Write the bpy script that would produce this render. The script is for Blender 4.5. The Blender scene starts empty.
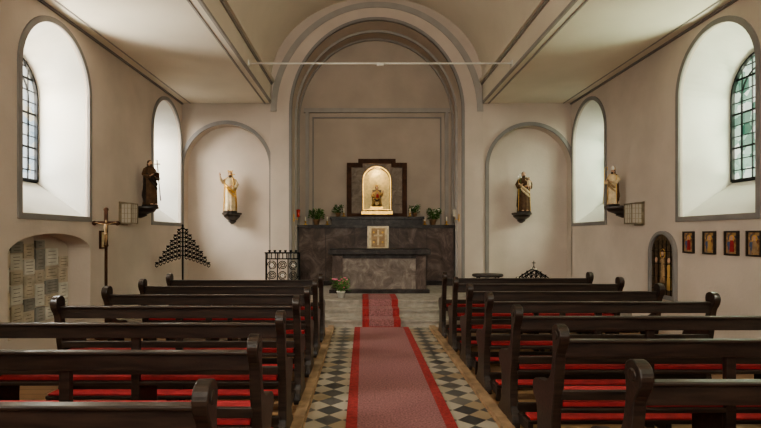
import bpy, math, random
from mathutils import Vector, Matrix
random.seed(4)
pi=math.pi
sc=bpy.context.scene
# ------------------------------------------------------------ materials
def nodes(name):
    m=bpy.data.materials.new(name); m.use_nodes=True
    nt=m.node_tree; b=nt.nodes['Principled BSDF']
    return m,nt,b
def mat(name,col,rough=.6,metal=0,var=.08,scale=6,bump=0,col2=None,bscale=None,coat=0,detail=4,spec=.5,stretch=None):
    m,nt,b=nodes(name)
    b.inputs['Roughness'].default_value=rough; b.inputs['Metallic'].default_value=metal
    b.inputs['Coat Weight'].default_value=coat; b.inputs['Specular IOR Level'].default_value=spec
    tc=nt.nodes.new('ShaderNodeTexCoord'); n=nt.nodes.new('ShaderNodeTexNoise')
    n.inputs['Scale'].default_value=scale; n.inputs['Detail'].default_value=detail
    vec=tc.outputs['Object']
    if stretch:
        mp=nt.nodes.new('ShaderNodeMapping'); mp.inputs['Scale'].default_value=stretch
        nt.links.new(vec,mp.inputs['Vector']); vec=mp.outputs['Vector']
    nt.links.new(vec,n.inputs['Vector'])
    r=nt.nodes.new('ShaderNodeValToRGB')
    c2=col2 or tuple(max(0,c*(1-var)) for c in col)
    c1=col if col2 else tuple(min(1,c*(1+var)) for c in col)
    r.color_ramp.elements[0].position=.35; r.color_ramp.elements[1].position=.65
    r.color_ramp.elements[0].color=(*c2,1); r.color_ramp.elements[1].color=(*c1,1)
    nt.links.new(n.outputs['Fac'],r.inputs['Fac']); nt.links.new(r.outputs['Color'],b.inputs['Base Color'])
    if bump:
        n2=nt.nodes.new('ShaderNodeTexNoise'); n2.inputs['Scale'].default_value=bscale or scale*8
        n2.inputs['Detail'].default_value=5
        nt.links.new(tc.outputs['Object'],n2.inputs['Vector'])
        bp=nt.nodes.new('ShaderNodeBump'); bp.inputs['Strength'].default_value=bump; bp.inputs['Distance'].default_value=.01
        nt.links.new(n2.outputs['Fac'],bp.inputs['Height']); nt.links.new(bp.outputs['Normal'],b.inputs['Normal'])
    return m
PL=mat('plaster_wall',(.58,.495,.43),.9,var=.07,scale=1.3,bump=.25,bscale=25,spec=.2)
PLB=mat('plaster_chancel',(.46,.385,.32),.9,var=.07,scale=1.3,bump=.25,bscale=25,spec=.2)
PLC=mat('plaster_ceiling',(.80,.73,.62),.9,var=.04,scale=1.0,bump=.2,bscale=20,spec=.2)
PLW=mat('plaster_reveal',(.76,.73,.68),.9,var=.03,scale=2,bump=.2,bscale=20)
GREY=mat('grey_moulding',(.25,.23,.22),.8,var=.06,scale=4)
LGREY=mat('light_grey_moulding',(.36,.33,.30),.8,var=.06,scale=4)
DW=mat('dark_stained_wood',(.040,.024,.017),.38,col2=(.016,.010,.008),scale=3,bump=.12,bscale=60,coat=.1,stretch=(1.5,14,14))
DWB=mat('brown_wood',(.060,.026,.014),.6,var=.3,scale=8,bump=.1,spec=.15)
RED=mat('red_cushion',(.38,.03,.035),.9,var=.2,scale=12,bump=.5,bscale=200)
CRED=mat('carpet_border',(.32,.035,.035),.95,var=.2,scale=30,bump=.6,bscale=300)
CPINK=mat('carpet_field',(.29,.13,.13),.95,var=.3,scale=60,bump=.6,bscale=300,detail=8)
STONE=mat('step_stone',(.30,.26,.22),.7,var=.18,scale=9,bump=.2)
OAK=mat('oak_beam',(.33,.22,.135),.5,var=.25,scale=7,bump=.2)
IRON=mat('black_iron',(.012,.012,.013),.6,metal=.3,var=.2,spec=.2)
GOLD=mat('gilding',(.72,.44,.13),.35,metal=.85,var=.2,scale=20)
PGOLD=mat('pale_gold',(.62,.42,.17),.5,metal=.2,var=.2,scale=20)
CREAM=mat('cream_paint',(.64,.50,.31),.5,var=.2,scale=12)
SKIN=mat('painted_skin',(.58,.36,.24),.5,var=.06,scale=20)
HAIR=mat('painted_hair',(.08,.045,.025),.6,var=.3,scale=30)
BROWN=mat('brown_robe',(.10,.055,.03),.7,var=.25,scale=14,spec=.2)
DKROBE=mat('dark_robe',(.04,.03,.025),.7,var=.3,scale=14,spec=.2)
TANROBE=mat('tan_mantle',(.36,.23,.12),.6,var=.25,scale=14)
WHITE=mat('white_linen',(.75,.72,.66),.7,var=.05)
SILV=mat('aged_brass',(.30,.25,.18),.4,metal=.8,var=.2,scale=15)
GREEN=mat('leaves',(.07,.16,.035),.6,var=.5,scale=25)
PINKF=mat('pink_petals',(.75,.18,.30),.6,var=.3,scale=40)
WFL=mat('white_petals',(.8,.75,.7),.6,var=.1,scale=40)
TERRA=mat('plant_pot',(.38,.22,.12),.7)
WAX=mat('candle_wax',(.8,.74,.6),.5,var=.05)
RGL=mat('red_votive_glass',(.45,.03,.02),.15,var=.1)
TABLET=mat('marble_tablet',(.50,.42,.33),.5,var=.25,scale=5,detail=8)
TABLET2=mat('grey_tablet',(.28,.26,.235),.5,var=.25,scale=5,detail=8)
TABLET3=mat('white_tablet',(.62,.58,.52),.5,var=.15,scale=5,detail=8)
INK=mat('engraving',(.12,.10,.08),.6)
BLUE=mat('blue_paint',(.06,.10,.22),.6)
OCH=mat('ochre_paint',(.5,.3,.1),.6)
BRONZE=mat('bronze_patina',(.14,.09,.05),.45,metal=.6,var=.4,scale=20)

def marble(name,c1,c2,c3,rough=.25,scale=2.2,spec=.2):
    m,nt,b=nodes(name); b.inputs['Roughness'].default_value=rough; b.inputs['Specular IOR Level'].default_value=spec
    tc=nt.nodes.new('ShaderNodeTexCoord')
    n=nt.nodes.new('ShaderNodeTexNoise'); n.inputs['Scale'].default_value=scale; n.inputs['Detail'].default_value=9
    n.inputs['Roughness'].default_value=.68; n.inputs['Distortion'].default_value=1.6
    nt.links.new(tc.outputs['Object'],n.inputs['Vector'])
    r=nt.nodes.new('ShaderNodeValToRGB')
    e=r.color_ramp.elements; e[0].position=.3; e[0].color=(*c1,1); e[1].position=.72; e[1].color=(*c3,1)
    x=e.new(.5); x.color=(*c2,1)
    nt.links.new(n.outputs['Fac'],r.inputs['Fac']); nt.links.new(r.outputs['Color'],b.inputs['Base Color'])
    return m
MARB=marble('reredos_marble',(.035,.024,.021),(.10,.070,.060),(.22,.17,.15),rough=.4)
MARB2=marble('altar_marble',(.09,.068,.058),(.19,.15,.13),(.36,.31,.27),scale=3.5,rough=.4)
MARBD=marble('dark_marble',(.018,.014,.013),(.04,.032,.03),(.09,.078,.072),rough=.35,scale=4)
MARBT=marble('tabernacle_marble',(.10,.075,.055),(.20,.155,.12),(.30,.24,.19),rough=.5,scale=5)

def woodfloor():
    m,nt,b=nodes('wood_plank_floor'); b.inputs['Roughness'].default_value=.45
    tc=nt.nodes.new('ShaderNodeTexCoord'); mp=nt.nodes.new('ShaderNodeMapping')
    nt.links.new(tc.outputs['Object'],mp.inputs['Vector'])
    br=nt.nodes.new('ShaderNodeTexBrick'); br.inputs['Color1'].default_value=(.50,.30,.16,1); br.inputs['Color2'].default_value=(.38,.22,.12,1)
    br.inputs['Mortar'].default_value=(.07,.04,.02,1); br.inputs['Scale'].default_value=1
    br.inputs['Mortar Size'].default_value=.004; br.inputs['Brick Width'].default_value=2.2; br.inputs['Row Height'].default_value=.14
    nt.links.new(mp.outputs['Vector'],br.inputs['Vector'])
    mp2=nt.nodes.new('ShaderNodeMapping'); mp2.inputs['Scale'].default_value=(2,30,2); nt.links.new(tc.outputs['Object'],mp2.inputs['Vector'])
    n=nt.nodes.new('ShaderNodeTexNoise'); n.inputs['Scale'].default_value=3; nt.links.new(mp2.outputs['Vector'],n.inputs['Vector'])
    mx=nt.nodes.new('ShaderNodeMix'); mx.data_type='RGBA'; mx.blend_type='MULTIPLY'; mx.inputs['Factor'].default_value=.4
    nt.links.new(br.outputs['Color'],mx.inputs['A']); nt.links.new(n.outputs['Fac'],mx.inputs['B'])
    nt.links.new(mx.outputs['Result'],b.inputs['Base Color'])
    return m
WFLOOR=woodfloor()
def tiles():
    m,nt,b=nodes('diamond_tiles'); b.inputs['Roughness'].default_value=.4
    tc=nt.nodes.new('ShaderNodeTexCoord'); mp=nt.nodes.new('ShaderNodeMapping')
    mp.inputs['Rotation'].default_value=(0,0,pi/4); mp.inputs['Location'].default_value=(.42,-.42,0)
    nt.links.new(tc.outputs['Object'],mp.inputs['Vector'])
    ck=nt.nodes.new('ShaderNodeTexChecker'); ck.inputs['Scale'].default_value=1/.165
    nt.links.new(mp.outputs['Vector'],ck.inputs['Vector'])
    mp3=nt.nodes.new('ShaderNodeVectorMath'); mp3.operation='SNAP'; mp3.inputs[1].default_value=(.165,.165,.165)
    nt.links.new(mp.outputs['Vector'],mp3.inputs[0])
    wn=nt.nodes.new('ShaderNodeTexWhiteNoise'); wn.noise_dimensions='2D'; nt.links.new(mp3.outputs[0],wn.inputs['Vector'])
    def rp(cols):
        r=nt.nodes.new('ShaderNodeValToRGB'); r.color_ramp.interpolation='CONSTANT'; e=r.color_ramp.elements
        e[0].position=0; e[0].color=cols[0]; e[1].position=.4; e[1].color=cols[1]; x=e.new(.75); x.color=cols[2]
        nt.links.new(wn.outputs['Value'],r.inputs['Fac']); return r.outputs['Color']
    nt.links.new(rp([(.36,.30,.225,1),(.41,.36,.29,1),(.32,.24,.155,1)]),ck.inputs['Color1'])
    nt.links.new(rp([(.065,.062,.060,1),(.10,.092,.085,1),(.14,.125,.11,1)]),ck.inputs['Color2'])
    nt.links.new(ck.outputs['Color'],b.inputs['Base Color'])
    return m
TILES=tiles()
def glassmat(name,c1,c2,c3,sc_=7):
    m,nt,b=nodes(name)
    tc=nt.nodes.new('ShaderNodeTexCoord'); v=nt.nodes.new('ShaderNodeTexVoronoi'); v.inputs['Scale'].default_value=sc_
    nt.links.new(tc.outputs['Object'],v.inputs['Vector'])
    sp=nt.nodes.new('ShaderNodeSeparateColor'); nt.links.new(v.outputs['Color'],sp.inputs['Color'])
    r=nt.nodes.new('ShaderNodeValToRGB'); e=r.color_ramp.elements
    e[0].color=(*c1,1); e[1].color=(*c3,1); x=e.new(.5); x.color=(*c2,1)
    nt.links.new(sp.outputs[0],r.inputs['Fac'])
    t=nt.nodes.new('ShaderNodeBsdfTransparent'); nt.links.new(r.outputs['Color'],t.inputs['Color'])
    g=nt.nodes.new('ShaderNodeBsdfGlossy'); g.inputs['Roughness'].default_value=.2; g.inputs['Color'].default_value=(.5,.5,.5,1)
    mx=nt.nodes.new('ShaderNodeMixShader'); mx.inputs['Fac'].default_value=.1
    nt.links.new(t.outputs[0],mx.inputs[1]); nt.links.new(g.outputs[0],mx.inputs[2])
    nt.links.new(mx.outputs[0],nt.nodes['Material Output'].inputs['Surface'])
    return m
GLL=glassmat('pale_leaded_glass',(.50,.62,.70),(.9,.92,.92),(.95,.84,.62))
GLR=glassmat('green_leaded_glass',(.04,.13,.08),(.40,.56,.42),(.95,.92,.80),9)
def iconmat(name,c1,c2,c3,sc_):
    m,nt,b=nodes(name); b.inputs['Roughness'].default_value=.4
    tc=nt.nodes.new('ShaderNodeTexCoord'); v=nt.nodes.new('ShaderNodeTexVoronoi'); v.inputs['Scale'].default_value=sc_
    nt.links.new(tc.outputs['Object'],v.inputs['Vector'])
    sp=nt.nodes.new('ShaderNodeSeparateColor'); nt.links.new(v.outputs['Color'],sp.inputs['Color'])
    r=nt.nodes.new('ShaderNodeValToRGB'); e=r.color_ramp.elements
    e[0].color=(*c1,1); e[1].color=(*c3,1); x=e.new(.5); x.color=(*c2,1)
    nt.links.new(sp.outputs[0],r.inputs['Fac']); nt.links.new(r.outputs['Color'],b.inputs['Base Color'])
    return m
ICON=iconmat('icon_painting',(.16,.06,.03),(.55,.34,.13),(.06,.07,.11),30)
def emis(name,col,s):
    m,nt,b=nodes(name); b.inputs['Base Color'].default_value=(*col,1)
    b.inputs['Emission Color'].default_value=(*col,1); b.inputs['Emission Strength'].default_value=s
    return m
LAMP=emis('lamp_glass',(.45,.40,.32),.05)
GLOBE=emis('fill_globe_glow',(1,.88,.7),8)  # glow of the unseen globes added as fill
NICHEG=mat('gilt_niche',(.85,.66,.30),.5,metal=.1,var=.12,scale=18)

# ------------------------------------------------------------ mesh builder
class B:
    def __init__(s): s.v=[];s.f=[];s.m=[];s.sm=[];s.mats=[];s.T=Matrix.Identity(4)
    def mi(s,m):
        if m not in s.mats: s.mats.append(m)
        return s.mats.index(m)
    def add(s,vs,fs,m,smooth=False):
        o=len(s.v); s.v+= [tuple(s.T@Vector(v)) for v in vs]; k=s.mi(m)
        for f in fs: s.f.append(tuple(o+i for i in f)); s.m.append(k); s.sm.append(smooth)
    def box(s,x0,x1,y0,y1,z0,z1,m):
        vs=[(x,y,z) for z in(z0,z1) for y in(y0,y1) for x in(x0,x1)]
        s.add(vs,[(0,2,3,1),(4,5,7,6),(0,1,5,4),(2,6,7,3),(0,4,6,2),(1,3,7,5)],m)
    def loft(s,rings,m,smooth=True,closed=True,caps=True):
        n=len(rings[0]); vs=[p for r in rings for p in r]; fs=[]
        for i in range(len(rings)-1):
            for j in range(n if closed else n-1):
                a=i*n+j;b=i*n+(j+1)%n; fs.append((a,b,b+n,a+n))
        s.add(vs,fs,m,smooth)
        if caps and closed:
            s.add(rings[0],[tuple(range(n-1,-1,-1))],m); s.add(rings[-1],[tuple(range(n))],m)
    def tube(s,pts,rad,m,n=8):
        pts=[Vector(p) for p in pts]
        if not isinstance(rad,(list,tuple)): rad=[rad]*len(pts)
        rings=[]
        up=None
        for i,p in enumerate(pts):
            d=(pts[min(i+1,len(pts)-1)]-pts[max(i-1,0)]).normalized()
            if up is None: up=Vector((0,0,1)) if abs(d.z)<.9 else Vector((1,0,0))
            a=d.cross(up)
            if a.length<1e-4: a=d.cross(Vector((0,1,0)))
            a.normalize(); b=d.cross(a)
            rings.append([tuple(p+(a*math.cos(2*pi*k/n)+b*math.sin(2*pi*k/n))*rad[i]) for k in range(n)])
        s.loft(rings,m)
    def lathe(s,prof,m,o=(0,0,0),n=20,sx=1,sy=1):
        rings=[[(o[0]+r*sx*math.cos(2*pi*k/n),o[1]+r*sy*math.sin(2*pi*k/n),o[2]+z) for k in range(n)] for r,z in prof]
        s.loft(rings,m)
    def ell(s,c,r,m,n=14,h=9):
        if not isinstance(r,(list,tuple)): r=(r,r,r)
        rings=[]
        for i in range(h+1):
            t=-pi/2+pi*i/h; cr=max(math.cos(t),.02)
            rings.append([(c[0]+r[0]*cr*math.cos(2*pi*k/n),c[1]+r[1]*cr*math.sin(2*pi*k/n),c[2]+r[2]*math.sin(t)) for k in range(n)])
        s.loft(rings,m)
    def prism(s,poly,fn,t0,t1,m,smooth=False):
        a=[fn(u,v,t0) for u,v in poly]; b=[fn(u,v,t1) for u,v in poly]
        s.loft([a,b],m,smooth=smooth)
    def ring(s,inn,out,fn,t0,t1,m,closed=True):
        rs=[[fn(*p,t0) for p in inn],[fn(*p,t1) for p in inn],[fn(*p,t1) for p in out],[fn(*p,t0) for p in out],[fn(*p,t0) for p in inn]]
        s.loft(rs,m,smooth=False,closed=closed,caps=False)
        if not closed:
            for k in (0,-1):
                s.add([rs[0][k],rs[1][k],rs[2][k],rs[3][k]],[(0,1,2,3)],m)
    def build(s,name,bevel=0,origin=None,parent=None):
        me=bpy.data.meshes.new(name)
        if origin is None:
            xs=[v[0] for v in s.v];ys=[v[1] for v in s.v];zs=[v[2] for v in s.v]
            origin=((min(xs)+max(xs))/2,(min(ys)+max(ys))/2,min(zs))
        o=origin
        me.from_pydata([(v[0]-o[0],v[1]-o[1],v[2]-o[2]) for v in s.v],[],s.f)
        for m in s.mats: me.materials.append(m)
        me.polygons.foreach_set('material_index',s.m); me.polygons.foreach_set('use_smooth',s.sm)
        me.update()
        import bmesh
        bm=bmesh.new(); bm.from_mesh(me); bmesh.ops.remove_doubles(bm,verts=bm.verts,dist=1e-5)
        bmesh.ops.recalc_face_normals(bm,faces=bm.faces); bm.to_mesh(me); bm.free()
        ob=bpy.data.objects.new(name,me); sc.collection.objects.link(ob); ob.location=o
        if parent: ob.parent=parent
        if bevel:
            md=ob.modifiers.new('bevel','BEVEL'); md.width=bevel; md.segments=2; md.limit_method='ANGLE'; md.angle_limit=math.radians(40)
        return ob

def arch(w,z0,zs,n=24,c=0,rise=None):
    r=w/2; rise=rise or r
    pts=[(c-r,z0),(c+r,z0)]
    for i in range(n+1):
        a=pi*i/n; pts.append((c+r*math.cos(a),zs+rise*math.sin(a)))
    return pts
def wall_mesh(name,outer,holes,fn,t,m):
    cu=bpy.data.curves.new(name+'_c','CURVE'); cu.dimensions='2D'; cu.fill_mode='BOTH'; cu.extrude=t/2
    for pl in [outer]+holes:
        sp=cu.splines.new('POLY'); sp.points.add(len(pl)-1); sp.use_cyclic_u=True
        for p,q in zip(sp.points,pl): p.co=(q[0],q[1],0,1)
    ob=bpy.data.objects.new(name+'_c',cu); sc.collection.objects.link(ob)
    bpy.context.view_layer.update()
    dg=bpy.context.evaluated_depsgraph_get(); me=bpy.data.meshes.new_from_object(ob.evaluated_get(dg))
    vs=[fn(v.co.x,v.co.y,v.co.z+t/2) for v in me.vertices]; fs=[tuple(p.vertices) for p in me.polygons]
    bpy.data.objects.remove(ob); bpy.data.meshes.remove(me)
    return vs,fs

W=4.24; YW=-3.2; YE=11.0; CH=4.37
fL=lambda u,v,t:(-W-t,u,v)
fR=lambda u,v,t:(W+t,u,v)
fE=lambda u,v,t:(u,YE+t,v)
WIN=[-.77,2.88,6.53,10.18]
GW=.55; GS=3.38; GZ=2.24; D=.66
def win_in(c): return arch(1.42,1.76,3.49,24,c)
def win_out(c): return arch(2*GW,GZ,GS,24,c)
outer=[(YW,-.05),(YE,-.05),(YE,CH+.1),(YW,CH+.1)]
nich=arch(1.7,.32,1.28,20,6.45,rise=.24)
b=B(); vs,fs=wall_mesh('l',outer,[win_in(c) for c in WIN]+[nich],fL,.05,PL); b.add(vs,fs,PL)
nb=[fL(*p,.05) for p in nich]; nk=[fL(*p,.32) for p in nich]
b.loft([nb,nk],PL,smooth=False,caps=False); b.add(nk,[tuple(range(len(nk)))],PL)
b.build('wall_left')
b=B(); vs,fs=wall_mesh('r',outer,[win_in(c) for c in WIN],fR,.05,PL); b.add(vs,fs,PL); b.build('wall_right')
k=0
for side,fn,gl in (('l',fL,GLL),('r',fR,GLR)):
    for c in WIN:
        k+=1; b=B(); i_=win_in(c); o_=win_out(c)
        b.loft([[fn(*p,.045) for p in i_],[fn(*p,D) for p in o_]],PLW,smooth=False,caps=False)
        b.ring(i_,arch(1.42+.14,1.69,3.49,24,c),fn,-.02,.01,GREY)
        b.add([fn(*p,D-.01) for p in o_],[tuple(range(len(o_)))],gl)
        def top(u):
            d=abs(u-c); return GS+math.sqrt(max(0,GW**2-d*d))
        x0=fn(0,0,D-.03)[0]; x1=fn(0,0,D-.012)[0]
        for j in range(-2,3):
            u=c+j*GW/3; w=.010 if j else .018
            b.box(min(x0,x1),max(x0,x1),u-w/2,u+w/2,GZ,top(u),IRON)
        z=GZ; q=0
        while z<GS+GW-.04:
            h=GW if z<GS else math.sqrt(max(0,GW**2-(z-GS)**2))
            w=.024 if q%3==0 else .010
            b.box(min(x0,x1),max(x0,x1),c-h,c+h,z-w/2,z+w/2,IRON); z+=.155; q+=1
        b.ring(arch(2*GW-.05,GZ+.03,GS,24,c),arch(2*GW,GZ,GS,24,c),fn,D-.05,D-.005,IRON)
        b.ring(arch(.74,2.40,3.36,24,c),arch(.765,2.385,3.36,24,c),fn,D-.03,D-.012,IRON)
        b.build('window_%d'%k)
# east wall ---------------------------------------------------
def upper(n=32):
    return [(2.3*math.cos(pi*i/n),4.88+1.80*math.sin(pi*i/n)) for i in range(n+1)]
outerE=[(-W-.04,-.05),(W+.04,-.05),(W+.04,CH+.1),(2.45,CH+.1),(2.45,7),(-2.45,7),(-2.45,CH+.1),(-W-.04,CH+.1)]
RO=1.844; SP=4.17; RR=1.98
ch=arch(2*RO,.0,SP,40,rise=RR)
NL,NR=-3.27,3.34
nL=arch(1.86,.45,2.98,28,NL); nR=arch(1.80,.45,2.98,28,NR)
b=B(); vs,fs=wall_mesh('e',outerE,[ch,nL,nR],fE,.25,PL); b.add(vs,fs,PL)
fE2=lambda u,v,t:(u,YE+.25+t,v)
vs,fs=wall_mesh('e2',outerE,[ch],fE2,.75,PL); b.add(vs,fs,PL)
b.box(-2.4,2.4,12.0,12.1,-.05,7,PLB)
b.box(-RO,RO,11.0,12.0,0,.36,STONE)
b.build('wall_east')
b=B(); fW=lambda u,v,t:(u,YW-t,v)
ww=arch(3.0,2.7,4.4,24)  # opening added in the unseen west wall to let fill light in
vs,fs=wall_mesh('w',[(-W-.05,-.05),(W+.05,-.05),(W+.05,7),(-W-.05,7)],[ww],fW,.1,PL); b.add(vs,fs,PL)
b.box(-1.0,1.0,YW,YW+.05,0,2.4,DWB); b.build('wall_west')
b=B(); b.add([fW(*p,.05) for p in ww],[tuple(range(len(ww)))],GLL)
for i in range(-3,4): b.box(i*.42-.01,i*.42+.01,YW-.06,YW-.03,2.7,4.4+math.sqrt(1.5**2-(i*.42)**2),IRON)
for i in range(8): b.box(-1.5 if i<4 else -1.2,1.5 if i<4 else 1.2,YW-.06,YW-.03,2.7+i*.4,2.72+i*.4,IRON)
b.build('window_9')  # unseen window, added as the way in for the west fill
def legs_arch(w,z0,zs,n,c=0,rise=None):
    r=w/2; q=rise or r; return [(c-r,z0)]+[(c+r*math.cos(pi-pi*i/n),zs+q*math.sin(pi-pi*i/n)) for i in range(n+1)]+[(c+r,z0)]
tr=1
for c,w in ((NL,1.86),(NR,1.80)):
    b=B(); b.ring(legs_arch(w,.45,2.98,28,c),legs_arch(w+.16,.45,2.98,28,c),fE,-.03,.01,GREY,closed=False)
    b.build('trim_%d'%tr); tr+=1
b=B()
b.ring(legs_arch(2*RO+.06,.36,SP,40,rise=RR+.03),legs_arch(4.60,.36,SP,40,rise=2.36),fE,-.08,0.0,PL,closed=False)
b.ring(legs_arch(2*RO-.01,.36,SP,40,rise=RR),legs_arch(2*RO+.11,.36,SP,40,rise=RR+.06),fE,-.10,-.03,GREY,closed=False)
b.ring(legs_arch(4.34,.36,SP,40,rise=2.25)[1:-1],legs_arch(4.60,.36,SP,40,rise=2.37)[1:-1],fE,-.10,-.02,LGREY,closed=False)
b.ring(legs_arch(2*RO-.10,.36,SP,40,rise=RR-.05),legs_arch(2*RO,.36,SP,40,rise=RR),fE,.45,.50,LGREY,closed=False)
b.ring(legs_arch(2*RO-.08,.36,SP,40,rise=RR-.04),legs_arch(2*RO,.36,SP,40,rise=RR),fE,.93,1.0,LGREY,closed=False)
b.build('trim_%d'%tr); tr+=1
b=B()
y0,y1=11.93,12.0
for (a,c_,z0,z1) in ((-1.70,1.76,4.40,4.50),(-1.66,-1.58,1.73,4.40),(1.64,1.72,1.73,4.40)):
    b.box(a,c_,y0,y1,z0,z1,LGREY)
b.box(-1.50,1.56,11.97,12,4.27,4.30,GREY); b.box(-1.50,-1.47,11.97,12,1.73,4.27,GREY); b.box(1.53,1.56,11.97,12,1.73,4.27,GREY)
b.build('trim_%d'%tr); tr+=1
# ceiling -----------------------------------------------------
b=B()
for s in(-1,1):
    xs=sorted((s*2.3,s*(W+.05))); b.box(xs[0],xs[1],YW,YE,CH,CH+.1,PLC)
    xs=sorted((s*2.3,s*2.4)); b.box(xs[0],xs[1],YW,YE,CH+.1,4.90,PLC)
up=upper()
b.loft([[(x,YW,z) for x,z in up],[(x,YE,z) for x,z in up]],PLC,closed=False,caps=False)
b.build('ceiling')
b=B()
for s in(-1,1):
    for (xa,xb,za,zb,mm) in ((2.42,2.45,CH-.012,CH,LGREY),(2.28,2.32,CH-.012,CH+.03,LGREY),(2.23,2.30,4.82,4.88,PLC),(2.27,2.30,4.77,4.82,LGREY),(W-.03,W,CH-.03,CH,GREY),(W-.19,W-.17,CH-.01,CH,LGREY)):
        xs=sorted((s*xa,s*xb)); b.box(xs[0],xs[1],YW,YE-.0,za,zb,mm)
b.build('trim_%d'%tr); tr+=1
# floor -------------------------------------------------------
b=B()
b.box(-W,-.76,YW,8.2,-.06,0,WFLOOR); b.box(.76,W,YW,8.2,-.06,0,WFLOOR); b.box(-.76,.76,YW,8.2,-.06,0,TILES)
b.box(-.86,-.77,YW,8.2,0,.035,OAK); b.box(.77,.86,YW,8.2,0,.035,OAK)
b.build('floor',origin=(0,0,0))
b=B()
st=[(8.2,0),(8.2,.09),(8.18,.09),(8.18,.12),(8.52,.12),(8.52,.21),(8.50,.21),(8.50,.24),(8.84,.24),(8.84,.33),(8.82,.33),(8.82,.36),(10.99,.36),(10.99,0)]
b.prism(st,lambda u,v,t:(t,u,v),-W+.001,W-.001,STONE)
b.build('altar_steps')
b=B()
b.box(-.435,.435,YW+.1,8.17,0.0,.014,CRED); b.box(-.345,.345,YW+.1,8.12,.014,.017,CPINK); b.build('aisle_carpet')
b=B()
pr=[(8.165,.0),(8.165,.135),(8.485,.135),(8.485,.255),(8.805,.255),(8.805,.376),(9.65,.376),(9.65,.361),(8.815,.361),(8.815,.241),(8.495,.241),(8.495,.121),(8.175,.121),(8.175,.0)]
b.prism(pr,lambda u,v,t:(t,u,v),-.31,.31,CRED)
pp=[(a-.004,h+.004) for a,h in pr[:7]]; pp[6]=(9.55,.380); pp[0]=(8.161,.02)
pq=[(a,h) for a,h in pr[:7]]; pq[6]=(9.55,.376); pq[0]=(8.165,.02)
b.loft([[(x,a,h) for a,h in pp]+[(x,a,h) for a,h in reversed(pq)] for x in(-.20,.20)],CPINK,smooth=False)
b.build('step_runner')

# ------------------------------------------------------------ pews
def catmull(P,sub=4):
    out=[];n=len(P)
    for i in range(n):
        p0,p1,p2,p3=[Vector(P[(i+k-1)%n]) for k in range(4)]
        for j in range(sub):
            t=j/sub
            out.append(tuple(.5*((2*p1)+(-p0+p2)*t+(2*p0-5*p1+4*p2-p3)*t*t+(-p0+3*p1-3*p2+p3)*t**3)))
    return out
prof=[(.02,.0),(.02,.07),(.07,.16),(.075,.35),(.035,.55),(.01,.70),(-.005,.79),(-.045,.85),(-.06,.905),(-.035,.95),(.02,.965),(.065,.94),(.075,.89),(.062,.835),(.075,.73),(.11,.63),(.20,.575),(.33,.555),(.40,.53),(.425,.48),(.40,.42),(.345,.37),(.335,.22),(.37,.12),(.42,.07),(.43,.0),(.30,.0),(.25,.035),(.18,.035),(.12,.0)]
prof=catmull(prof,3)
def pew_mesh():
    b=B(); x0,x1=.855,3.02
    for x in (x0,x1-.06):
        b.prism(prof,lambda u,v,t:(t,u,v),x,x+.06,DW)
        c=[(x-.006 if x<1 else x+.066, .008+.030*math.cos(2*pi*k/14),.90+.030*math.sin(2*pi*k/14)) for k in range(14)]
        c2=[(x+.03,p[1],p[2]) for p in c]; b.loft([c,c2],DW,smooth=False)
    b.box(x0+.05,x1-.05,.008,.038,.765,.855,DW)
    b.box(x0+.05,x1-.05,-.012,.046,.855,.873,DW)
    b.box(x0+.05,x1-.05,.03,.055,.50,.56,DW)
    b.box(x0+.05,x1-.05,.05,.42,.415,.445,DW)
    b.box(x0+.05,x1-.05,.385,.41,.34,.415,DW)
    b.box(x0+.07,x1-.07,.075,.415,.446,.475,RED)
    xm=(x0+x1)/2
    b.box(xm-.03,xm+.03,.045,.085,0,.77,DW); b.box(xm-.02,xm+.02,.08,.39,.0,.415,DW)
    b.box(x0+.05,x1-.05,.06,.085,.10,.19,DW)
    b.box(x0+.05,x1-.05,-.20,-.06,.12,.145,DW)
    b.box(x0+.07,x1-.07,-.195,-.065,.146,.165,RED)
    for x in (x0+.05,xm-.02,x1-.09): 
        b.box(x,x+.04,-.19,.08,.05,.12,DW); b.box(x,x+.04,-.19,-.15,0,.06,DW)
    return b
me=None
def pew(y,side):
    global me
    if me is None:
        o=pew_mesh().build('church_pew',bevel=.006,origin=(0,0,0)); me=o.data
    else:
        o=bpy.data.objects.new('church_pew',me); sc.collection.objects.link(o)
        md=o.modifiers.new('bevel','BEVEL'); md.width=.006; md.segments=2; md.limit_method='ANGLE'; md.angle_limit=math.radians(40)
    o.location=(0,y,0)
    if side<0: o.scale=(-1,1,1)
for k in range(8): pew(1.30+.86*k,1)
for k in range(8): pew(1.00+.86*k,-1)

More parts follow.
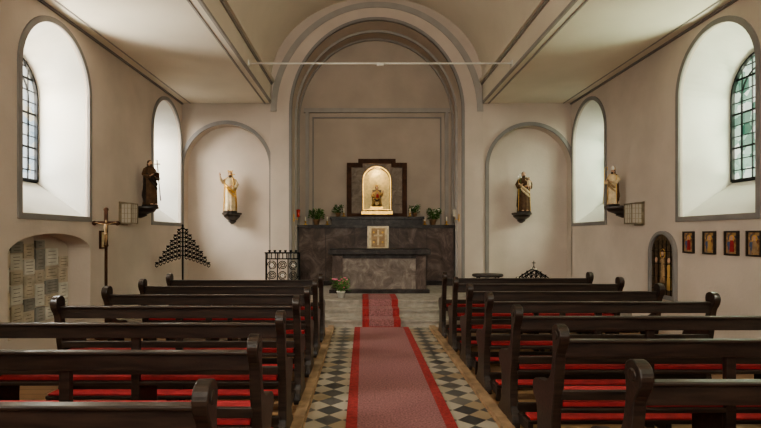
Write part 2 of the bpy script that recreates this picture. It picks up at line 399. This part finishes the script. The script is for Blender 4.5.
# ------------------------------------------------------------ statues
def hand(b,p,d,side,s,m):
    d=Vector(d).normalized(); p=Vector(p)
    sd=d.cross(Vector((0,0,1))); 
    if sd.length<.1: sd=Vector((1,0,0))
    sd.normalize(); nrm=sd.cross(d)
    b.tube([p,p+d*.022*s,p+d*.042*s],[.010*s,.017*s,.014*s],m,8)
    for i,l in enumerate((.034,.040,.037,.029)):
        o=sd*((i-1.5)*.0085*s); a=p+d*.038*s+o
        b.tube([a,a+d*l*.55*s,a+(d*l*.9-nrm*.010)*s],[.0052*s,.0046*s,.0036*s],m,6)
    a=p+d*.014*s-sd*.013*s*side
    b.tube([a,a+(d*.016-sd*.012*side)*s,a+(d*.032-sd*.014*side)*s],[.006*s,.0055*s,.004*s],m,6)
mat_lip=mat('painted_lips',(.35,.10,.08),.5)
def statue(name,loc,rot,H,robe,mantle,trim=GOLD,mitre=False,staff=None,raised=False,child=False,beard=True,hood=False,crown=False,book=False,front=None):
    b=B(); b.T=Matrix.Translation(loc)@Matrix.Rotation(rot,4,'Z')@Matrix.Scale(H,4)
    front=front or mantle
    n=44
    prof=[(0,.150,.115),(.04,.155,.120),(.15,.142,.112),(.30,.132,.105),(.45,.128,.100),(.55,.118,.090),(.62,.105,.080),(.70,.118,.085),(.78,.130,.082),(.825,.110,.070),(.850,.062,.052),(.875,.040,.040)]
    rings=[]
    for z,rx,ry in prof:
        r=[]
        for k in range(n):
            t=2*pi*k/n; amp=.085*max(0,1-z/.72)+.012
            f=1+amp*math.sin(9*t+3*z)+amp*.5*math.sin(17*t-4*z)
            r.append((rx*f*math.cos(t)+.012*math.sin(z*6),ry*f*math.sin(t)-.01*math.sin(z*4),z))
        rings.append(r)
    b.loft(rings,robe)
    b.lathe([(.108,0),(.114,.012),(.108,.024)],trim,(0.005,0,.608),24,1,.78)
    for x in(-.05,.06): b.ell((x,-.13,.012),(.028,.05,.016),SKIN)
    b.lathe([(.17,-.03),(.175,-.01),(.165,.0)],DKROBE,(0,-.01,0),20)
    rings=[];m2=34
    for z,rx,ry in [(.10,.172,.135),(.2,.166,.132),(.35,.158,.125),(.5,.152,.118),(.62,.148,.11),(.72,.152,.105),(.80,.146,.095),(.84,.10,.072),(.862,.06,.058)]:
        r=[]
        for k in range(m2):
            t=-.15*pi+1.30*pi*k/(m2-1); zz=z+(.10*math.sin(3*t) if z<.25 else 0)
            f=1+.05*max(0,1-z)*math.sin(13*t+5*z)
            r.append((rx*f*math.cos(t),ry*f*math.sin(t)*1.0-.0,zz))
        rings.append(r)
    b.loft(rings,mantle,closed=False,caps=False)
    for e in(0,-1): b.tube([r[e] for r in rings],.007,trim,6)
    b.tube([(-.13,-.05,.70),(-.05,-.115,.60),(.05,-.122,.52),(.12,-.09,.46)],[.02,.032,.03,.022],front,10)
    b.tube([(-.12,-.07,.62),(-.03,-.118,.50),(.06,-.122,.42),(.12,-.09,.36)],[.012,.024,.026,.018],front,10)
    b.tube([(0,0,.85),(0,-.006,.89)],[.036,.032],SKIN,12)
    hc=(0,-.012,.932)
    b.ell(hc,(.047,.055,.066),SKIN,18,12)
    b.ell((0,-.03,.902),(.032,.036,.034),SKIN,14,8)
    b.tube([(0,-.062,.945),(0,-.075,.925),(0,-.066,.918)],[.006,.011,.008],SKIN,8)
    for x in(-1,1):
        b.ell((x*.018,-.058,.938),(.008,.006,.005),HAIR,8,5)
        b.ell((x*.018,-.060,.950),(.012,.005,.003),HAIR,8,5)
        b.ell((x*.048,-.006,.928),(.007,.012,.017),SKIN,8,6)
    b.ell((0,-.062,.902),(.014,.006,.004),mat_lip,8,5)
    if hood: b.ell((0,.008,.935),(.060,.062,.078),mantle,16,10)
    else:
        b.ell((0,.006,.948),(.055,.056,.062),HAIR,16,10); b.ell((0,.03,.90),(.048,.034,.06),HAIR,14,8)
    if beard:
        b.ell((0,-.048,.882),(.034,.026,.038),HAIR,12,8)
    if mitre:
        for s_ in(-1,1):
            rr=[]
            for z,w in((.965,.052),(1.0,.060),(1.04,.052),(1.07,.028),(1.09,.006)):
                rr.append([(w*math.cos(2*pi*k/16),(.045*max(0,1-(z-.965)*5)+.006)*math.sin(2*pi*k/16)+s_*.012-.008,z) for k in range(16)])
            b.loft(rr,trim if s_>0 else WHITE)
        b.tube([(0,-.066,.97),(0,-.045,1.08)],.006,trim,6)
        b.lathe([(.054,0),(.057,.01),(.054,.02)],trim,(0,-.008,.962),20)
    if crown:
        b.lathe([(.050,0),(.054,.012),(.058,.03)],trim,(0,-.005,.985),20)
        for k in range(8):
            t=2*pi*k/8; b.tube([(.056*math.cos(t),-.005+.056*math.sin(t),1.01),(.064*math.cos(t),-.005+.064*math.sin(t),1.045)],[.010,.003],trim,6)
    if raised:
        b.tube([(-.115,0,.80),(-.185,-.02,.73),(-.225,-.07,.80),(-.235,-.09,.86)],[.040,.046,.036,.024],robe,12)
        b.tube([(-.235,-.09,.855),(-.238,-.095,.89)],[.014,.012],SKIN,8); hand(b,(-.238,-.095,.885),(-.05,-.1,1),-1,1.15,SKIN)
    else:
        b.tube([(-.115,0,.80),(-.165,-.01,.68),(-.15,-.09,.61),(-.115,-.145,.63)],[.040,.048,.050,.040],robe,12)
        b.tube([(-.12,-.14,.63),(-.10,-.165,.645)],[.016,.013],SKIN,8); hand(b,(-.10,-.162,.643),(.35,-.6,.5),-1,1.1,SKIN)
    b.tube([(.115,0,.80),(.170,-.01,.68),(.145,-.09,.60),(.085,-.14,.62)],[.040,.048,.050,.040],robe,12)
    b.tube([(.09,-.135,.62),(.06,-.155,.625)],[.016,.013],SKIN,8); hand(b,(.062,-.155,.625),(-.9,-.3,.2),1,1.1,SKIN)
    if staff=='crozier':
        p=[(-.20,-.16,.0),(-.16,-.165,.66),(-.145,-.165,1.0)]
        hk=[(-.145+.045-.045*math.cos(a),-.165,1.0+.055*math.sin(a)) for a in [pi*i/8 for i in range(1,12)]]
        b.tube(p+hk,.008,trim,8)
    elif staff=='cross':
        b.tube([(.17,-.15,.10),(.10,-.165,.62),(.06,-.17,1.0)],.010,HAIR if trim is not GOLD else trim,8)
        b.tube([(-.01,-.17,.905),(.14,-.17,.925)],.009,trim,8)
    elif staff=='lily':
        b.tube([(-.13,-.17,.40),(-.10,-.175,.64),(-.13,-.17,.90)],.006,GREEN,6)
        for dx,dz in((0,0),(-.03,-.04),(.03,-.05)): b.ell((-.13+dx,-.17,.90+dz),(.018,.018,.026),WFL,8,6)
    if book: b.box(.0,.10,-.20,-.165,.60,.72,DWB); b.box(.004,.098,-.196,-.169,.596,.724,WHITE)
    if child:
        b.lathe([(.045,0),(.05,.03),(.042,.09),(.036,.13),(.018,.15)],CREAM,(.10,-.13,.63),16)
        b.ell((.10,-.14,.81),(.028,.030,.034),SKIN,12,8); b.ell((.10,-.128,.822),(.030,.030,.032),HAIR,12,8)
        b.tube([(.07,-.14,.75),(.03,-.17,.76),(.0,-.18,.79)],[.014,.011,.008],SKIN,8)
        b.tube([(.13,-.14,.75),(.16,-.17,.73)],[.014,.010],SKIN,8)
        b.tube([(.09,-.15,.65),(.08,-.19,.60),(.075,-.19,.55)],[.018,.014,.011],SKIN,8)
        b.tube([(.12,-.15,.65),(.12,-.19,.61),(.12,-.195,.56)],[.018,.014,.011],SKIN,8)
    return b.build(name)
def bracket(loc,rot,w,h,d):
    b=B(); b.T=Matrix.Translation(loc)@Matrix.Rotation(rot,4,'Z')
    n=18
    def half(r,z,dd): return [(-r,0,z)]+[(-r*math.cos(pi*k/n),-dd*math.sin(pi*k/n)**.8 if 0<k<n else 0,z) for k in range(1,n)]+[(r,0,z)]
    rings=[half(w/2,0,d),half(w/2,-.035,d),half(w/2*.86,-.05,d*.88),half(w/2*.80,-.09,d*.8),half(w/2*.5,-h*.62,d*.5),half(w/2*.38,-h*.72,d*.4),half(w/2*.42,-h*.8,d*.42),half(w/2*.12,-h,d*.12)]
    b.loft(rings,DW,smooth=False); b.build('statue_bracket')
statue('saint_statue',(NL+.06,11.06,2.02),.15,.86,CREAM,GOLD,raised=True,staff='cross',crown=True,beard=True)
bracket((NL+.06,11.249,1.99),0,.42,.24,.34)
statue('monk_statue',(3.22,11.06,2.02),-.1,.86,BROWN,DKROBE,child=True,staff='lily',front=CREAM)
bracket((3.22,11.249,1.99),0,.42,.22,.34)
statue('robed_saint_statue',(-W+.19,8.88,2.03),pi/2-.5,.78,BROWN,DKROBE,trim=BROWN,book=True,staff='cross')
bracket((-W+.001,8.88,2.0),pi/2,.36,.2,.34)
statue('bishop_statue',(W-.19,8.78,2.03),-pi/2+.5,.62,CREAM,BROWN,mitre=True,staff='crozier',front=TANROBE)
bracket((W-.001,8.78,2.0),-pi/2,.34,.2,.34)

# ------------------------------------------------------------ altar group
b=B()
b.box(-1.78,1.78,11.45,11.99,.361,.46,MARBD)
b.box(-1.76,1.76,11.5,11.99,.46,1.66,MARB)
for x in(-1.15,-.5,.5,1.15): b.box(x-.004,x+.004,11.496,11.5,.46,1.66,MARBD)
b.box(-1.80,1.80,11.46,11.99,1.66,1.73,MARBD)
b.box(-1.02,1.06,11.52,11.99,1.73,1.86,MARBD); b.box(-1.06,1.10,11.48,11.99,1.86,1.92,MARBD)
b.build('reredos',bevel=.006)
b=B(); yb=11.925; cx=.02
out=[(-.66,1.922),(.66,1.922),(.66,3.12),(.40,3.12),(.40,3.20),(-.40,3.20),(-.40,3.12),(-.66,3.12)]
nh=arch(.60,2.10,2.76,20)
vs,fs=wall_mesh('t',[(u+cx,v) for u,v in out],[[(u+cx,v) for u,v in nh]],lambda u,v,t:(u,11.66+t,v),.16,MARBT); b.add(vs,fs,MARBT)
b.box(cx-.645,cx+.645,11.82,yb,1.922,3.11,MARBT)
nb=[(u+cx,11.819,v) for u,v in nh]; b.add(nb,[tuple(range(len(nb)))],NICHEG)
b.ring([(u+cx,v) for u,v in nh],[(u+cx,v) for u,v in arch(.66,2.07,2.76,20)],lambda u,v,t:(u,11.66+t,v),-.03,.005,GOLD)
fo=[(-.69,1.922),(.69,1.922),(.69,3.16),(.43,3.16),(.43,3.25),(-.43,3.25),(-.43,3.16),(-.69,3.16)]
fi=[(-.585,2.0),(.585,2.0),(.585,3.06),(.33,3.06),(.33,3.15),(-.33,3.15),(-.33,3.06),(-.585,3.06)]
b.ring([(u+cx,v) for u,v in fi],[(u+cx,v) for u,v in fo],lambda u,v,t:(u,11.62+t,v),-.02,.06,DWB)
b.box(cx-.36,cx+.36,11.57,11.64,1.97,2.05,GOLD)
b.build('tabernacle_surround',bevel=.004)
def madonna():
    b=B(); b.T=Matrix.Translation((cx,11.71,2.101))@Matrix.Scale(.62,4)
    b.box(-.24,.24,-.02,.12,0,.10,GOLD); b.box(-.17,.17,.05,.14,.1,.72,BRONZE)
    b.lathe([(.19,.1),(.20,.16),(.17,.30),(.15,.36),(.10,.42),(.12,.55),(.13,.62),(.05,.68),(.03,.72)],PGOLD,(0,0,0),24,1,.6)
    b.tube([(-.08,-.02,.36),(-.10,-.13,.34),(-.10,-.13,.12)],[.075,.07,.06],OCH,12)
    b.tube([(.08,-.02,.36),(.10,-.13,.34),(.10,-.13,.12)],[.075,.07,.06],OCH,12)
    b.tube([(-.10,-.16,.36),(0,-.19,.30),(.10,-.16,.36)],[.03,.035,.03],BROWN,10)
    b.ell((0,-.02,.78),(.05,.055,.068),SKIN); b.ell((0,.0,.79),(.062,.06,.078),BROWN)
    b.tube([(0,-.075,.79),(0,-.088,.77)],[.006,.009],SKIN,6)
    b.tube([(-.12,0,.60),(-.17,-.04,.48),(-.08,-.13,.44)],[.04,.042,.03],OCH,10); hand(b,(-.08,-.13,.44),(.9,-.3,.1),-1,1.2,SKIN)
    b.tube([(.12,0,.60),(.18,-.04,.50),(.22,-.10,.60)],[.04,.042,.03],OCH,10); hand(b,(.22,-.10,.60),(.1,-.2,1),1,1.2,SKIN)
    b.ell((.02,-.14,.58),(.034,.034,.04),SKIN); b.lathe([(.05,0),(.055,.05),(.04,.12),(.02,.15)],RED,(.02,-.14,.41),14)
    b.lathe([(.05,0),(.055,.02),(.06,.05)],GOLD,(0,-.01,.84),16)
    for k in range(7):
        t=pi*k/6; b.tube([(.10*math.cos(t),.06,.80+.10*math.sin(t)),(.19*math.cos(t),.06,.80+.19*math.sin(t))],[.008,.003],GOLD,5)
    b.build('enthroned_madonna')
madonna()
b=B(); x=.04
b.box(x-.24,x+.24,11.36,11.455,1.18,1.70,SILV); b.box(x-.21,x+.21,11.345,11.36,1.20,1.68,CREAM)
b.box(x-.15,x+.15,11.34,11.346,1.23,1.65,TANROBE)
b.box(x-.022,x+.022,11.325,11.341,1.27,1.62,CREAM); b.box(x-.10,x+.10,11.325,11.341,1.47,1.51,CREAM)
for dx,dz in((-.10,.10),(.10,.10),(-.10,-.12),(.10,-.12)): b.ell((x+dx,11.338,1.46+dz),(.025,.008,.025),GOLD,10,6)
b.box(x-.30,x+.30,11.30,11.455,1.12,1.18,MARBD); b.box(x-.2,x+.2,11.36,11.449,.361,1.12,MARB)
b.build('tabernacle',bevel=.003)
b=B(); ax=.02
b.box(ax-.98,ax+.98,9.85,10.55,.361,.43,MARBD)
b.box(ax-.90,ax+.90,9.95,10.5,.43,1.10,MARB2)
for a,c_ in((-.92,-.72),(.72,.92)): b.box(ax+a,ax+c_,9.92,10.5,.43,1.10,MARB)
b.box(ax-.92,ax+.92,9.925,10.5,1.04,1.12,MARBD)
b.box(ax-1.0,ax+1.0,9.84,10.58,1.12,1.22,MARBD)
b.box(ax-.98,ax+.98,9.86,10.56,1.221,1.228,MARBD)
b.build('altar',bevel=.008)

def potplant(x,y,z,s,flower,wp=False):
    b=B(); b.T=Matrix.Translation((x,y,z))@Matrix.Scale(s,4)
    b.lathe([(.05,0),(.075,.11),(.085,.11),(.085,.13),(.07,.13),(.065,.115)],WHITE if wp else TERRA,(0,0,0),16)
    for i in range(46):
        a=random.uniform(0,2*pi); r=random.uniform(.03,.17); h=random.uniform(.18,.38)
        b.tube([(0,0,.11),(r*.4*math.cos(a),r*.4*math.sin(a),h*.75),(r*math.cos(a),r*math.sin(a),h)],[.003,.003,.002],GREEN,4)
        c=(r*math.cos(a),r*math.sin(a),h)
        if flower and i%3==0:
            for k in range(5):
                t=2*pi*k/5; b.ell((c[0]+.018*math.cos(t),c[1]+.018*math.sin(t),c[2]),(.015,.015,.012),flower,6,4)
        for q in range(2):
            a2=a+random.uniform(-1,1); L=.07; hz=c[2]-.05*q
            v=[(c[0],c[1],hz-.02),(c[0]+L*.5*math.cos(a2+.7),c[1]+L*.5*math.sin(a2+.7),hz+.03),(c[0]+L*math.cos(a2),c[1]+L*math.sin(a2),hz-.01),(c[0]+L*.5*math.cos(a2-.7),c[1]+L*.5*math.sin(a2-.7),hz+.0)]
            b.add(v,[(0,1,2,3)],GREEN)
    b.build('potted_flowers' if flower is PINKF else 'potted_plant')
potplant(-1.38,11.7,1.731,.98,None); potplant(1.32,11.7,1.731,.98,WFL); potplant(-.88,11.72,1.921,.72,WFL); potplant(.90,11.72,1.921,.72,WFL)
potplant(-.70,9.15,.361,.95,PINKF,True)
def candle(x,y,z,h):
    b=B(); b.lathe([(.045,0),(.05,.01),(.015,.03),(.012,.06),(.03,.075),(.03,.085)],GOLD,(x,y,z),14)
    b.tube([(x,y,z+.08),(x,y,z+.08+h)],.014,WAX,10); b.tube([(x,y,z+.08+h),(x,y,z+.10+h)],.002,INK,5); b.build('altar_candle')
for x in(-1.62,-1.12,-.74,.78,1.12,1.62): candle(x,11.60,1.921 if abs(x)<1 else 1.731,.11)

# ------------------------------------------------------------ ironwork
def candle_tree(x,y):
    b=B(); b.T=Matrix.Translation((x,y,.361))
    b.lathe([(.16,0),(.16,.015),(.03,.03),(.02,.06)],IRON,(0,0,0),18)
    b.tube([(0,0,.03),(0,0,1.30)],.013,IRON,8)
    N=7
    for r in range(N):
        zt=1.24-r*.084; wd=.07+r*.068
        for s in(-1,1):
            def P(t): return (s*wd*t,0,zt+.03-(.05+.018*r)*t**1.4)
            b.tube([P(t/5) for t in range(6)],.009,IRON,6)
            m=1+r
            for k in range(1,m+1):
                px,_,pz=P(k/m)
                b.lathe([(.012,0),(.028,.014),(.032,.03),(.02,.032)],IRON,(px,0,pz),8)
                b.tube([(px,0,pz),(px-.030,0,pz-.02),(px-.020,0,pz-.045),(px,0,pz-.062),(px+.020,0,pz-.045),(px+.030,0,pz-.02),(px,0,pz)],.009,IRON,5)
                if (k+r)%4==0: b.tube([(px,0,pz+.03),(px,0,pz+.055)],.012,WAX,6)
    b.ell((0,0,1.31),(.02,.02,.03),IRON); b.lathe([(.012,0),(.03,.02),(.032,.035)],IRON,(0,0,1.24),10)
    b.build('iron_candle_tree')
candle_tree(-3.62,9.3)
def rack(x,y):
    b=B(); b.T=Matrix.Translation((x,y,.361)); w=.31
    for px in(-w,w): b.tube([(px,0,0),(px,0,.80)],.018,IRON,8); b.box(px-.02,px+.02,-.14,.14,0,.02,IRON)
    for pz in(.80,.69,.06): b.tube([(-w,0,pz),(w,0,pz)],.012,IRON,6)
    b.box(-w-.02,w+.02,-.06,.06,.795,.815,IRON)
    for i in range(3):
        for j,pz in enumerate((.57,.38,.19)):
            px=-.2+.2*i
            pts=[(px+(.015+.075*t)*math.cos(5*pi*t+i+j),-.005,pz+(.015+.075*t)*math.sin(5*pi*t+i+j)) for t in [k/26 for k in range(27)]]
            b.tube(pts,.009,IRON,6)
            if (i+j)%2==0:
                for k in range(6):
                    t=2*pi*k/6; b.ell((px+.026*math.cos(t),-.018,pz+.026*math.sin(t)),(.014,.006,.014),WFL,6,4)
        if i<2: b.tube([(-.1+.2*i,0,0),(-.1+.2*i,0,.8)],.011,IRON,6)
    for i in range(9): b.tube([(-.28+.07*i,0,.69),(-.28+.07*i,0,.80)],.009,IRON,6)
    for i in range(6): b.lathe([(.016,0),(.026,.04),(.022,.04)],IRON,(-.25+.10*i,0,.815),10)
    b.build('wrought_iron_candle_rack')
rack(-1.81,9.5)
def votive_table(x,y):
    b=B(); b.T=Matrix.Translation((x,y,.361)); w=.36
    for px in(-w+.04,w-.04):
        for py in(-.12,.12): b.tube([(px,py,0),(px*.95,py*.9,.24)],.014,IRON,6)
    b.box(-w,w,-.16,.16,.24,.265,IRON)
    for py in(-.1,.1):
        b.tube([(-w,py,.27),(0,py,.50),(w,py,.27)],.013,IRON,6)
        for k in range(-3,4):
            px=k*.09; h=.50-.23*abs(px)/w
            c=[(px+.036*math.cos(2*pi*q/12),py,.315+.036*math.sin(2*pi*q/12)) for q in range(13)]; b.tube(c,.009,IRON,5)
            if abs(k)<3: b.tube([(px,py,.35),(px,py,h)],.009,IRON,5)
            if abs(k)<2: 
                c=[(px+.028*math.cos(2*pi*q/12),py,.40+.028*math.sin(2*pi*q/12)) for q in range(13)]; b.tube(c,.008,IRON,5)
        for k in range(-3,4): b.lathe([(.014,0),(.022,.03),(.018,.03)],WAX if k%3==0 else IRON,(k*.09,py,.495-.23*abs(k*.09)/w),8)
    b.tube([(0,-.1,.50),(0,0,.56),(0,.1,.50)],.008,IRON,6); b.tube([(0,0,.55),(0,0,.66)],.007,IRON,6); b.tube([(-.035,0,.62),(.035,0,.62)],.007,IRON,6)
    b.build('votive_stand')
votive_table(2.88,9.4)
b=B(); b.T=Matrix.Translation((2.02,9.4,.364))
b.lathe([(.27,.36),(.29,.375),(.29,.40),(.27,.415)],DW,(0,0,0),24,1,.7)
for a,c_ in((-1,-1),(1,-1),(-1,1),(1,1)): b.tube([(a*.17,c_*.10,0.001),(a*.14,c_*.08,.16),(a*.18,c_*.10,.37)],[.018,.014,.020],DW,8)
b.box(-.14,.14,-.01,.01,.12,.15,DW); b.build('side_table')

def crucifix(x,y):
    b=B(); b.T=Matrix.Translation((x,y,0))@Matrix.Rotation(.35,4,'Z')
    b.lathe([(.15,0),(.15,.03),(.05,.07),(.025,.12)],DWB,(0,0,0),16)
    b.tube([(0,0,.1),(0,0,1.36)],.020,DWB,8); b.lathe([(.02,0),(.035,.03),(.02,.06)],DWB,(0,0,1.32),10)
    b.T=b.T@Matrix.Translation((0,0,-.05))
    b.box(-.026,.026,-.015,.015,1.38,1.92,DWB); b.box(-.15,.15,-.015,.015,1.70,1.75,DWB)
    for p in((-.15,1.722),(.15,1.722),(0,1.92)): b.ell((p[0],0,p[1]),(.035,.016,.035),DWB,10,6)
    b.tube([(0,-.03,1.71),(0,-.038,1.66),(0,-.034,1.60),(0,-.034,1.57)],[.018,.026,.019,.022],TANROBE,10)
    for s in(-1,1):
        b.tube([(s*.018,-.03,1.70),(s*.065,-.025,1.715),(s*.125,-.02,1.73)],[.011,.008,.005],TANROBE,6)
        hand(b,(s*.12,-.022,1.729),(s*1,0,.2),s,.45,TANROBE)
        b.tube([(s*.012,-.034,1.57),(s*.014,-.055,1.50),(s*.004,-.032,1.42)],[.016,.012,.007],TANROBE,8)
        b.ell((s*.006,-.04,1.41),(.006,.012,.010),TANROBE,6,4)
    b.ell((.006,-.045,1.745),(.016,.018,.022),TANROBE,10,6); b.ell((.006,-.038,1.75),(.018,.018,.022),HAIR,10,6)
    b.lathe([(.026,0),(.028,.02),(.024,.04)],TANROBE,(0,-.034,1.545),10)
    b.build('processional_crucifix')
crucifix(-4.04,7.35)

def frame(side,y,z,w,h,m,fm,name,rb=RED):
    fn=(lambda u,v,t:(-W+t,u,v)) if side<0 else (lambda u,v,t:(W-t,u,v))
    b=B(); o=[(y-w/2,z-h/2),(y+w/2,z-h/2),(y+w/2,z+h/2),(y-w/2,z+h/2)]; f=.020
    i=[(y-w/2+f,z-h/2+f),(y+w/2-f,z-h/2+f),(y+w/2-f,z+h/2-f),(y-w/2+f,z+h/2-f)]
    b.ring(i,o,fn,.001,.03,fm); b.prism(i,fn,.001,.012,m)
    if m is ICON:
        rob=[(y-.04,z-h*.36),(y+.035,z-h*.36),(y+.03,z),(y+.02,z+h*.12),(y-.02,z+h*.12),(y-.035,z)]
        b.prism(rob,fn,.012,.015,rb)
        b.prism([(q[0]+.05,q[1]-.02) for q in rob[2:]]+[(y+.02,z-h*.3)],fn,.012,.014,BLUE)
        b.prism([(y+.042*math.cos(2*pi*k/16),z+h*.2+.042*math.sin(2*pi*k/16)) for k in range(16)],fn,.012,.0145,GOLD)
        b.prism([(y+.022*math.cos(2*pi*k/12),z+h*.2+.028*math.sin(2*pi*k/12)) for k in range(12)],fn,.0145,.016,SKIN)
    b.build(name)
for y,rb in((7.02,RED),(6.60,OCH),(6.20,RED),(5.84,TANROBE)): frame(1,y,1.40,.23,.30,ICON,DW,'framed_icon',rb)
frame(-1,7.62,1.43,.17,.27,CREAM,DWB,'framed_print')
# arched bronze relief behind a light grille
b=B(); fn=lambda u,v,t:(W-.001-t,u,v); yc=7.62
b.ring(arch(.58,.60,1.22,18,yc),arch(.68,.54,1.22,18,yc),fn,.0,.05,GREY); a_=arch(.58,.60,1.22,18,yc)
b.prism(a_,fn,.001,.014,BRONZE)
for i in range(-2,3): b.box(W-.030,W-.022,yc+i*.105-.004,yc+i*.105+.004,.61,1.42 if abs(i)<2 else 1.36,IRON)
for i in range(4): b.box(W-.030,W-.022,yc-.27,yc+.27,.68+i*.19,.688+i*.19,IRON)
for i in range(3):
    zz=.68+(.10 if i==1 else 0)
    b.lathe([(.06,0),(.055,.12),(.04,.26),(.055,.34),(.02,.39)],(OCH,TANROBE,BROWN)[i],(W-.018,yc-.16+.16*i,zz),12,.3,1); b.ell((W-.022,yc-.16+.16*i,zz+.44),(.014,.032,.042),SKIN,10,6)
c=[(W-.02,yc+.06*math.cos(2*pi*k/20),1.22+.07*math.sin(2*pi*k/20)) for k in range(21)]; b.tube(c,.006,GOLD,6)
b.build('bronze_relief')
b=B(); random.seed(7)
X=-W-.32
# irregular tablets filling the niche in columns of differing widths and heights
y=5.64
while y<7.2:
    w=random.uniform(.19,.33); w=min(w,7.27-y)
    if w<.12: break
    z=.36+random.uniform(0,.04)
    while z<1.40:
        h=random.uniform(.15,.30); tp=min(z+h,1.46-1.1*abs((y+w/2)-6.45)**2*.32)
        if tp-z<.09: break
        m_=random.choice([TABLET,TABLET,TABLET2,TABLET3]); t_=random.uniform(.015,.03)
        b.box(X+.001,X+t_,y,y+w-.022,z,tp-.02,m_)
        nl=max(2,int((tp-z)/.05))
        for k in range(nl):
            zz=tp-.02-(tp-z-.02)*(k+.8)/(nl+.6); d=random.uniform(.03,.07)
            b.box(X+t_,X+t_+.0015,y+d,y+w-.022-d,zz-.003,zz+.003,INK)
        z=tp
    y+=w
b.build('memorial_tablets')
def lantern(side,y):
    b=B(); s=-side; x0=side*(W-.001); z0,z1=1.68,2.02
    def bx(a,c_,*r): 
        xs=sorted((x0+s*a,x0+s*c_)); b.box(xs[0],xs[1],*r)
    bx(0,.02,y-.14,y+.14,z0-.02,z1+.02,SILV)
    bx(.02,.20,y-.12,y+.12,z0,z0+.02,SILV); bx(.02,.20,y-.12,y+.12,z1-.02,z1,SILV)
    for dy in(-.12,.105):
        bx(.185,.20,y+dy,y+dy+.015,z0,z1,SILV); bx(.02,.035,y+dy,y+dy+.015,z0,z1,SILV)
    bx(.03,.185,y-.112,y+.112,z0+.02,z1-.02,LAMP)
    for k in range(1,4):
        zz=z0+(z1-z0)*k/4; bx(.03,.19,y-.116,y+.116,zz-.003,zz+.003,SILV)
    for k in range(1,3):
        xx=.03+.155*k/3; bx(xx-.003,xx+.003,y-.116,y+.116,z0,z1,SILV)
        yy=y-.112+.224*k/3; bx(.03,.19,yy-.003,yy+.003,z0,z1,SILV)
    b.build('wall_lantern')
lantern(-1,8.28); lantern(1,8.28)
for s in(-1,1):
    b=B(); x=s*(RO-.001); y=11.25
    b.box(min(x,x-s*.015),max(x,x-s*.015),y-.05,y+.05,1.80,1.96,GOLD)
    b.tube([(x-s*.01,y,1.86),(x-s*.08,y,1.84),(x-s*.10,y,1.90)],.008,GOLD,6)
    b.lathe([(.02,0),(.04,.01),(.035,.015),(.035,.10),(.045,.16),(.03,.17)],RGL if s<0 else LAMP,(x-s*.10,y,1.90),12)
    b.build('sanctuary_lamp')
b=B(); b.tube([(-2.29,8.8,4.49),(2.29,8.8,4.49)],.016,WHITE,8)
for s in(-1,1): b.box(min(s*2.295,s*2.275),max(s*2.295,s*2.275),8.75,8.85,4.44,4.54,WHITE)
b.tube([(-.06,8.8,4.475),(.06,8.8,4.475)],.03,WHITE,10)
b.build('tie_rod')

# ------------------------------------------------------------ lights / world
w=bpy.data.worlds.new('w'); sc.world=w; w.use_nodes=True
bg=w.node_tree.nodes['Background']; bg.inputs[0].default_value=(.78,.82,.82,1); bg.inputs[1].default_value=1.6
def area(name,loc,tgt,size,power,col):
    l=bpy.data.lights.new(name,'AREA'); l.energy=power; l.size=size; l.color=col
    o=bpy.data.objects.new(name,l); sc.collection.objects.link(o); o.location=loc
    o.rotation_euler=(Vector(tgt)-Vector(loc)).to_track_quat('-Z','Y').to_euler(); return o
for s in(-1,1):
    for c in WIN:
        area('window_daylight',(s*(W+2.2),c-.8,4.3),(s*(W+.4),c+.1,2.9),2.0,780 if s<0 else 540,(1,.96,.89))
        if c<9: area('ground_bounce',(s*(W+2.0),c,.9),(s*(W+.4),c,2.9),2.0,900,(1,.95,.84))
area('west_fill_light',(0,YW-2.2,4.4),(0,YW,4.1),3.4,850,(1,.94,.85))  # fill light added behind the camera to brighten the interior
for x in(-1.2,1.2):  # unseen glowing globes, added behind the camera to brighten the nave
    b=B(); b.tube([(x,-1.4,3.62),(x,-1.4,6.3)],.008,IRON,6); b.lathe([(.03,0),(.07,.02),(.07,.05),(.02,.08)],SILV,(x,-1.4,3.55),16); b.ell((x,-1.4,3.42),.16,GLOBE,20,14)
    b.build('added_fill_globe')
def pt(name,loc,p,col,r=.05):
    l=bpy.data.lights.new(name,'POINT'); l.energy=p; l.color=col; l.shadow_soft_size=r
    o=bpy.data.objects.new(name,l); sc.collection.objects.link(o); o.location=loc
pt('tabernacle_lamp',(cx,11.60,2.98),4.0,(1,.80,.5),.03)
cam=bpy.data.cameras.new('camera'); co=bpy.data.objects.new('camera',cam); sc.collection.objects.link(co)
co.location=(-.3,0,1.5); co.rotation_euler=(pi/2,0,0)
cam.sensor_width=36; cam.lens=505/761*36; cam.shift_x=17.5/761; cam.shift_y=21/761; cam.clip_start=.05
sc.camera=co
sc.view_settings.look='AgX - Medium High Contrast'
sc.view_settings.exposure=0.25
